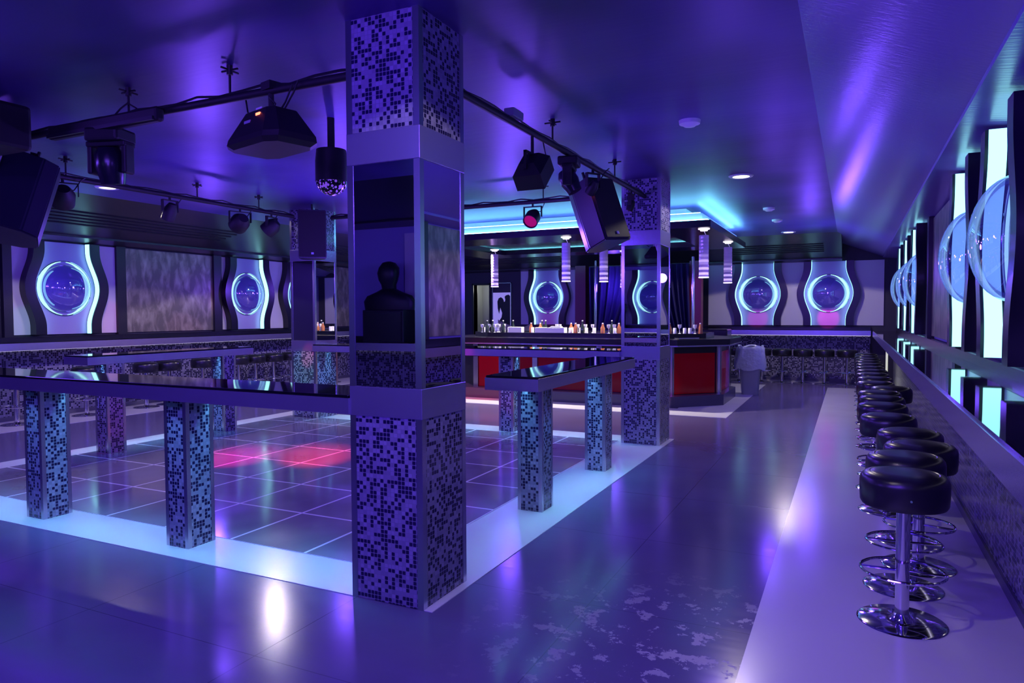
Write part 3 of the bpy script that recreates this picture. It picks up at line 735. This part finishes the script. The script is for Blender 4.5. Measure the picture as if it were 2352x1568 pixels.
def yoke(bm,w,top,drop):
    box(bm,-w-.008,-w,-.02,.02,-drop,-.06); box(bm,w,w+.008,-.02,.02,-drop,-.06); box(bm,-w-.008,w+.008,-.02,.02,-.065,-.055); tube(bm,[(0,0,-.06),(0,0,.03)],.014,8)
def par(label,loc,rz,tilt,face,r=.1,L=.2,grp='black par cans on the lighting frame',ledn=0,facecol=None):
    t=thing('stage_light',label,'stage light',loc,rz,group=grp)
    bm=B(); yoke(bm,r+.02,0,.19); link('yoke',bm,'blackmatt',t)
    mt=Matrix.Translation((0,0,-.19))@Euler((tilt,0,0)).to_matrix().to_4x4()
    b=link('can',lathe(B(),[(0,L/2),(r*.55,L/2),(r*.8,L*.3),(r,L*.1),(r,-L/2),(r*.92,-L/2),(r*.9,-L*.4),(0,-L*.4)],24),'blackmatt',t,smooth=True,mtx=mt)
    if ledn:
        bm=B()
        for k in range(ledn):
            a=2*PI*k/ledn; rr=r*.6; lathe(bm,[(0,-L*.42),(r*.2,-L*.42),(r*.2,-L*.39),(0,-L*.39)],10,rr*math.cos(a),rr*math.sin(a))
        link('led_lens',bm,face,b,mtx=mt)
    else: link('lens',lathe(B(),[(0,-L*.44),(r*.86,-L*.42),(r*.86,-L*.4),(0,-L*.4)],20),face,b,smooth=True,mtx=mt)
    bm=B(); tube(bm,[(.0,.0,-.19+L*.3),(.1,.03,-.12),(.16,0,-.02),(.2,0,.01)],.006,6); link('cable',bm,'black',t)
    return t
par('round par light with a ring of small lenses at the left, before the bulkhead',(-7.2,4.46,ZP),PI/2-.5,.9,'violet_led',ledn=12,r=.11)
par('small stage light with a bright blue-white lamp on the left pipe',(-7.2,5.7,ZP),PI/2,.5,pm('blue_lens',(.3,.5,1),.2,emit=(.3,.5,1),es=1.),r=.075)
par('black stage light with dull round lens on the left pipe',(-7.2,6.75,ZP),PI/2-.3,1.1,pm('dull_lens',(.06,.05,.2),.1),r=.12)
par('par light with six round lenses left of the far left pillar',(-7.2,7.3,ZP),PI/2+.3,.9,'violet_led',ledn=6,r=.11)
par('round red stage light hanging from the rear pipe',(-3.62,8.1,ZP),0,-.9,pm('red_lens',(.3,.01,.06),.2,emit=(1,.0,.15),es=.22),r=.095,L=.22)
par('small black stage light near the top of the far right pillar',(-2.25,7.75,ZP),PI/2,.4,'red_led',r=.04,L=.12)
# square flood
t=thing('flood_light','square black flood light hanging from the right-hand pipe','stage light',(-2.25,5.03,ZP))
bm=B(); box(bm,-.012,.012,-.14,-.13,-.3,-.16); box(bm,-.012,.012,.13,.14,-.3,-.16); box(bm,-.012,.012,-.14,.14,-.17,-.155); tube(bm,[(0,0,-.17),(0,0,.03)],.013,8); link('yoke',bm,'blackmatt',t)
mt=Matrix.Translation((0,0,-.28))@Euler((0,.0,0)).to_matrix().to_4x4()@Euler((.75,0,0)).to_matrix().to_4x4()
bm=B(); V=[]
for z,w in ((.1,.07),(.03,.13),(-.1,.13)): V.append([bm.verts.new((x*w*.9,y*w,z)) for x,y in((-1,-1),(1,-1),(1,1),(-1,1))])
for a,b in zip(V,V[1:]):
    for i in range(4): bm.faces.new((a[i],a[(i+1)%4],b[(i+1)%4],b[i]))
bm.faces.new(V[0]); bm.faces.new(V[-1][::-1]); link('housing',bm,'blackmatt',t,mtx=mt)
link('cable',tube(B(),[(0,.1,-.3),(0,.22,-.25),(0,.27,-.12),(0,.2,0)],.006,6),'black',t)
# moving heads
def moving_head(label,loc,rz,tilt,sc=1.):
    t=thing('moving_head_light',label,'moving head',loc,rz,group='moving head lights on the lighting frame'); t.scale=(sc,)*3
    link('base_box',box(B(),-.13,.13,-.11,.11,-.14,-.04,.02),'blackmatt',t)
    bm=B(); box(bm,-.155,-.115,-.05,.05,-.36,-.13,.012); box(bm,.115,.155,-.05,.05,-.36,-.13,.012); box(bm,-.155,.155,-.06,.06,-.17,-.13,.01); link('arm',bm,'blackmatt',t)
    mt=Matrix.Translation((0,0,-.29))@Euler((tilt,0,0)).to_matrix().to_4x4()
    h=link('head',lathe(B(),[(0,.12),(.07,.12),(.1,.07),(.105,-.02),(.085,-.1),(.08,-.14),(.07,-.14),(0,-.13)],24),'blackgloss',t,smooth=True,mtx=mt)
    link('lens',lathe(B(),[(0,-.142),(.065,-.14),(.065,-.132),(0,-.132)],20),'blackglass',h,mtx=mt)
    link('clamp',tube(B(),[(0,0,-.05),(0,0,.03)],.02,8),'blackmatt',t)
    return t
moving_head('black moving head light hanging under the long bar at the upper left',(-4.84,3.35,ZP-.02),.3,.15)
moving_head('black moving head light on the right-hand pipe beside the speaker',(-2.25,5.82,ZP),PI/2+.2,-.5,.8)
# batten
t=thing('light_batten','long black batten fixture clamped along the front pipe at the upper left','stage light',(-4.8,3.35,ZP))
link('housing',box(B(),-.62,.58,-.10,-.03,-.09,.01,.02),'blackmatt',t)
link('front_lip',box(B(),-.6,.56,-.115,-.10,-.085,-.06),'black',t)
bm=B(); tube(bm,[(-.4,-.05,-.0),(-.4,0,.03)],.012,6); tube(bm,[(.4,-.05,0),(.4,0,.03)],.012,6); link('clamp',bm,'blackmatt',t)
link('cable',tube(B(),[(.05,-.03,.02),(.12,-.03,.06),(.2,-.03,.09),(.27,-.02,.05),(.3,-.0,.02)],.006,6),'black',t)
# trapezoid effect light
t=thing('effect_light','wide black trapezoid effect light with a small red display at the upper left','stage light',(-3.29,3.35,ZP),-.25)
bm=B(); V=[]
for z,w,d in ((-.14,.165,.1),(-.145,.17,.105),(-.31,.29,.18),(-.345,.29,.19),(-.37,.25,.16)):
    V.append([bm.verts.new((x*w,y*d,z)) for x,y in((-1,-.7),(-.7,-1),(.7,-1),(1,-.7),(1,.7),(.7,1),(-.7,1),(-1,.7))])
for a,b in zip(V,V[1:]):
    for i in range(8): bm.faces.new((a[i],a[(i+1)%8],b[(i+1)%8],b[i]))
bm.faces.new(V[0]); bm.faces.new(V[-1][::-1]); link('housing',bm,'blackmatt',t)
link('display',box(B(),.03,.075,-.125,-.115,-.185,-.17),'red_led',t)
link('label_plate',box(B(),-.08,-.01,-.14,-.13,-.23,-.205),'grey_plastic',t)
bm=B(); tube(bm,[(0,0,-.14),(0,0,.04)],.018,8); box(bm,-.05,.05,-.04,.04,.0,.05); link('clamp',bm,'blackmatt',t)
for pts in (([(-.2,0,-.14),(-.28,0,-.08),(-.3,0,0)]),([(.15,0,-.14),(.25,0,-.06),(.3,0,.0)]),([(.1,0,-.14),(.16,0,-.1),(.24,0,-.01)]),([(.02,0,-.13),(.05,0,-.09),(.03,-.03,-.05)])):
    link('cable',tube(B(),pts,.006,6),'black',t)
tag_=link('tag',box(B(),-.13,-.06,-.03,-.025,-.13,-.09),'plastic_white',t)
# mirror dome light
t=thing('dome_effect_light','black cylinder effect light with a violet dotted half ball, left of the near pillar','stage light',(-3.87,4.6,-.24))
link('housing',lathe(B(),[(0,3.19),(.12,3.19),(.13,3.1),(.13,2.93),(0,2.93)],28),'blackmatt',t,smooth=True)
link('half_ball',lathe(B(),[(.125,2.93)]+[(.125*math.cos(a*PI/20),2.93-.11*math.sin(a*PI/20)) for a in range(1,11)],28),'dots',t,smooth=True)
link('stem',lathe(B(),[(0,3.18),(.03,3.18),(.03,ZC+.24),(0,ZC+.24)],12),'blackmatt',t)
# speakers
def speaker(label,loc,rot,w,d,h,badge=True):
    t=thing('loudspeaker',label,'loudspeaker',loc,rot=rot,group='black hanging loudspeakers')
    bm=B(); pts=[(-w/2,-d/2),(w/2,-d/2),(w*.42,d*.2),(w*.26,d/2),(-w*.26,d/2),(-w*.42,d*.2)]
    prism(bm,pts,-h/2,h/2); es=[e for e in bm.edges]; bmesh.ops.bevel(bm,geom=es,offset=.012,segments=2,affect='EDGES')
    link('cabinet',bm,pm('speaker_cabinet',(.02,.02,.04),.3),t)
    link('grille',box(B(),-w*.46,w*.46,-d/2-.012,-d/2+.002,-h*.47,h*.47,.006),pm('speaker_grille',(.01,.01,.016),.6,bump=.6,bscale=260),t)
    if badge: link('badge',box(B(),-.018,.018,-d/2-.016,-d/2-.012,-h*.42,-h*.42+.03,.002),pm('badge_grey',(.4,.4,.55),.3),t)
    bm=B(); box(bm,-w*.46,w*.46,-.03,.03,h/2+.0,h/2+.012); tube(bm,[(0,0,h/2),(0,0,h/2+.14)],.015,8); link('bracket',bm,'blackmatt',t)
    return t
speaker('large black loudspeaker tilted down beside the top of the far right pillar',(-2.32,6.75,2.58),(-.32,-.08,1.2),.4,.36,.66)
speaker('large tilted black loudspeaker at the far left edge of the picture',(-6.62,3.75,2.62),(-.25,-.35,-.55),.42,.4,.75)
speaker('upright black loudspeaker mounted on the front of the far left pillar',(-7.12,8.02,2.76),(0,0,.72),.4,.34,.7)
# added black box standing in for a dark blob of shade, above left
t=thing('shade_box','added black box in place of dark shade under the ceiling at the upper left corner','stage light',(-5.6,3.0,0))
link('housing',box(B(),-.6,.1,-.2,.2,2.82,3.15,.03),'blackmatt',t)
link('mount',tube(B(),[(-.1,0,3.14),(-.1,0,ZC)],.02,8),'blackmatt',t)
# small fixtures near the speaker
par('small black spotlight with a lit red dot above the tilted speaker',(-2.25,6.45,ZP),1.,.8,'red_led',r=.05,L=.14)
t=thing('pipe_driver_box','small grey power box clamped to the right-hand pipe','power box',(-2.25,4.7,ZP+.05)); link('housing',box(B(),-.04,.04,-.09,.09,-.02,.04,.008),'grey_plastic',t); link('lid',box(B(),-.03,.03,-.06,.06,.04,.046),'plastic_white',t)
# ceiling downlights and detectors
def downlight(label,x,y,r=.115,on=True,power=60,col=(1,.93,.86),spot=145.5):
    t=thing('downlight',label,'ceiling light',(x,y,ZC),group='round ceiling downlights')
    link('rim',lathe(B(),[(r*.8,0),(r*.85,-.012),(r*1.15,-.012),(r*1.25,0)],28),'plastic_white',t,smooth=True)
    link('lens',lathe(B(),[(0,-.008),(r*.8,-.008),(r*.84,0)],24),'lamp' if on else 'lamp_soft',t,smooth=True)
    if power:
        l=light('SPOT','downlight_beam',(x,y,ZC-.03),power,col,size=.03,spot=math.radians(spot),blend=.06)
    return t
DWL=(1,.86,.86)
downlight('bright round downlight on the ceiling between the far pillar and the right wall',-1.19,8.68,power=60,col=DWL)
downlight('round downlight on the ceiling just before the back bulkhead',-1.15,15.1,power=120,col=DWL)
downlight('round downlight on the ceiling above the right aisle, out of the picture',-1.0,2.3,power=55,col=DWL)
downlight('bright round downlight on the ceiling above the left pipe',-8.25,8.3,power=100,col=DWL)
downlight('dim round downlight on the ceiling at the left, before the bulkhead',-8.46,5.8,on=False,power=110,col=DWL)
downlight('round downlight on the ceiling at the far left, beyond the corner pillar',-8.35,11.3,power=140,col=DWL)
t=thing('smoke_detector','white dome detector on the ceiling above the right aisle','detector',(-1.24,6.0,ZC))
link('housing',lathe(B(),[(0,-.055),(.045,-.05),(.065,-.035),(.085,-.03),(.09,0)],28),'plastic_white',t,smooth=True)
dup(t,(-1.16,11.5,ZC),'small white detector on the ceiling beyond the bright downlight'); dup(t,(-1.175,13.0,ZC),'small white detector on the ceiling nearest the back downlight')
# bust on cabinet behind viewer (seen in the pillar mirror)
t=thing('cabinet','dark cabinet on the ledge behind the viewer, seen in the pillar mirror','cabinet',(-5.95,YF+.35,1.2)); link('body',box(B(),-.35,.35,-.15,.17,0,.46,.01),'black',t); link('door',box(B(),-.32,.32,.17,.18,.03,.43),'blackgloss',t)
t=thing('bust_sculpture','dark head-and-shoulders bust on the cabinet, seen only in the pillar mirror','sculpture',(-5.95,YF+.35,1.661))
bm=B(); V=[]
for z,w,d,y in ((0,.42,.13,0),(.12,.44,.14,0),(.2,.38,.14,0),(.26,.2,.12,0),(.3,.11,.09,0),(.36,.11,.1,.01),(.42,.145,.12,.02),(.52,.165,.14,.02),(.6,.15,.14,.0),(.67,.09,.1,0),(.69,.03,.03,0)):
    V.append([bm.verts.new((w*math.cos(a),y+d*math.sin(a),z)) for a in [2*PI*i/24 for i in range(24)]])
for a,b in zip(V,V[1:]):
    for i in range(24): bm.faces.new((a[i],a[(i+1)%24],b[(i+1)%24],b[i]))
bm.faces.new(V[0][::-1]); bm.faces.new(V[-1]); link('figure',bm,'black',t,smooth=True)

# ------------------------------------------------------------------ lighting
# added violet area lights out of view, ambient fill without real fixtures
a=light('AREA','violet_area_fill',(-2.0,-1.0,3.1),230,PU,size=3.2,sizey=.8); aim(a,(-2.5,6,0.6))
a=light('AREA','violet_area_fill',(-9.5,0.2,3.1),180,PU,size=3.2,sizey=.8); aim(a,(-7,9,0.6))
# added violet point lights in mid-air, ambient fill belonging to no lamp
for x,y,z,e in ((-3.6,5.2,2.3,95),(-6.0,5.2,2.3,95),(-3.4,7.3,2.3,85),(-6.0,7.3,2.3,85),(-9.3,4.8,2.2,80),(-9.4,8.2,2.2,80),(-9.4,12,2.2,80),(-1.0,6.2,1.9,42),(-1.0,10.5,1.9,45),(-.7,14.0,2.3,75),(-4.8,9.8,2.3,80),(-5.,15.8,2.2,80),(-8.7,14.5,2.3,80),(-2.7,.3,2.3,150),(-.6,1.2,2.5,60)):
    light('POINT','violet_point_fill',(x,y,z),e*.58,PU,size=.09)
light('SPOT','bar_downlight',(-5.2,12.2,2.84),400,(1,.9,.75),size=.04,spot=math.radians(120),blend=.4)
light('SPOT','bar_downlight',(-3.6,12.2,2.84),350,(1,.9,.75),size=.04,spot=math.radians(120),blend=.4)
light('SPOT','bar_downlight',(-6.5,12.2,2.84),350,(1,.9,.75),size=.04,spot=math.radians(120),blend=.4)
# colour spots from the moving lights
def cspot(name,loc,tgt,e,col,ang,blend=.5,size=.03):
    o=light('SPOT',name,loc,e,col,size=size,spot=math.radians(ang),blend=blend); aim(o,tgt)
cspot('red_beam',(-3.29,3.5,2.6),(-5.42,6.12,0),4200,(1,.02,.03),14,blend=1)
cspot('magenta_beam',(-4.84,3.5,2.6),(-6.2,5.7,0),2300,(1,.01,.3),17,blend=1)
cspot('magenta_beam',(-7.1,7.3,2.7),(-4.2,8.4,.6),300,(1,.0,.4),9)
cspot('green_beam',(-7.1,4.6,2.7),(-7.6,8.3,.8),300,(.1,1,.25),8)
cspot('red_beam',(-7.1,6.7,2.7),(-7.5,8.3,1.0),250,(1,.05,.05),7)
cspot('red_beam',(-3.6,8.2,2.6),(-6.6,12.0,.3),1500,(1,.02,.02),18)
cspot('magenta_beam',(-4.6,5.6,2.7),(-4.9,8.24,1.09),500,(1,.0,.5),14)
cspot('red_beam',(-2.6,8.9,2.4),(-3.0,11.8,.45),400,(1,.02,.05),14)
cspot('magenta_beam',(-3.6,8.2,2.6),(-7.5,17.8,1.4),1000,(1,0,.6),5)
cspot('magenta_beam',(-1.1,9.5,2.7),(-2.03,17.8,1.47),1300,(1,0,.6),3.6)
cspot('magenta_beam',(-1.1,9.5,2.7),(-.48,17.8,1.47),1500,(1,0,.6),3.6)
cspot('red_beam',(-6.5,4.0,2.7),(-11.5,7.75,1.6),300,(1,.02,.1),6)
cspot('red_beam',(-6.5,4.0,2.7),(-11.5,9.35,1.36),260,(1,.06,.03),5)
cspot('magenta_beam',(-6.5,4.2,2.7),(-11.5,10.4,1.9),240,(1,.0,.5),6)
cspot('green_beam',(-6.5,4.2,2.7),(-11.5,6.5,1.5),200,(.1,1,.5),6)
cspot('magenta_beam',(-6.,4.6,2.7),(-7.78,5.3,.45),70,(1,.0,.3),16)
cspot('green_beam',(-6.,4.6,2.7),(-7.72,5.35,.95),60,(.2,1,.3),12)
# ------------------------------------------------------------------ world, camera
w=bpy.data.worlds.new('World'); bpy.context.scene.world=w; w.use_nodes=True
w.node_tree.nodes['Background'].inputs[0].default_value=(.02,.01,.08,1); w.node_tree.nodes['Background'].inputs[1].default_value=.3
cam=bpy.data.cameras.new('Camera'); co=bpy.data.objects.new('Camera',cam); C.objects.link(co)
cam.sensor_width=36; cam.lens=36*1610/2352; cam.clip_start=.05
Rm=Matrix(((0.90030459,-0.01353777,0.43504984),(0.43524104,0.03743408,-0.8995354),(-0.00410799,0.9992074,0.03959427)))
co.matrix_world=Matrix.Translation((0,0,1.6))@Rm.to_4x4()
bpy.context.scene.camera=co
vs=bpy.context.scene.view_settings
bpy.context.scene.display_settings.display_device='sRGB'
vs.view_transform='Standard'; vs.look='None'; vs.gamma=1; vs.use_curve_mapping=False; vs.exposure=0
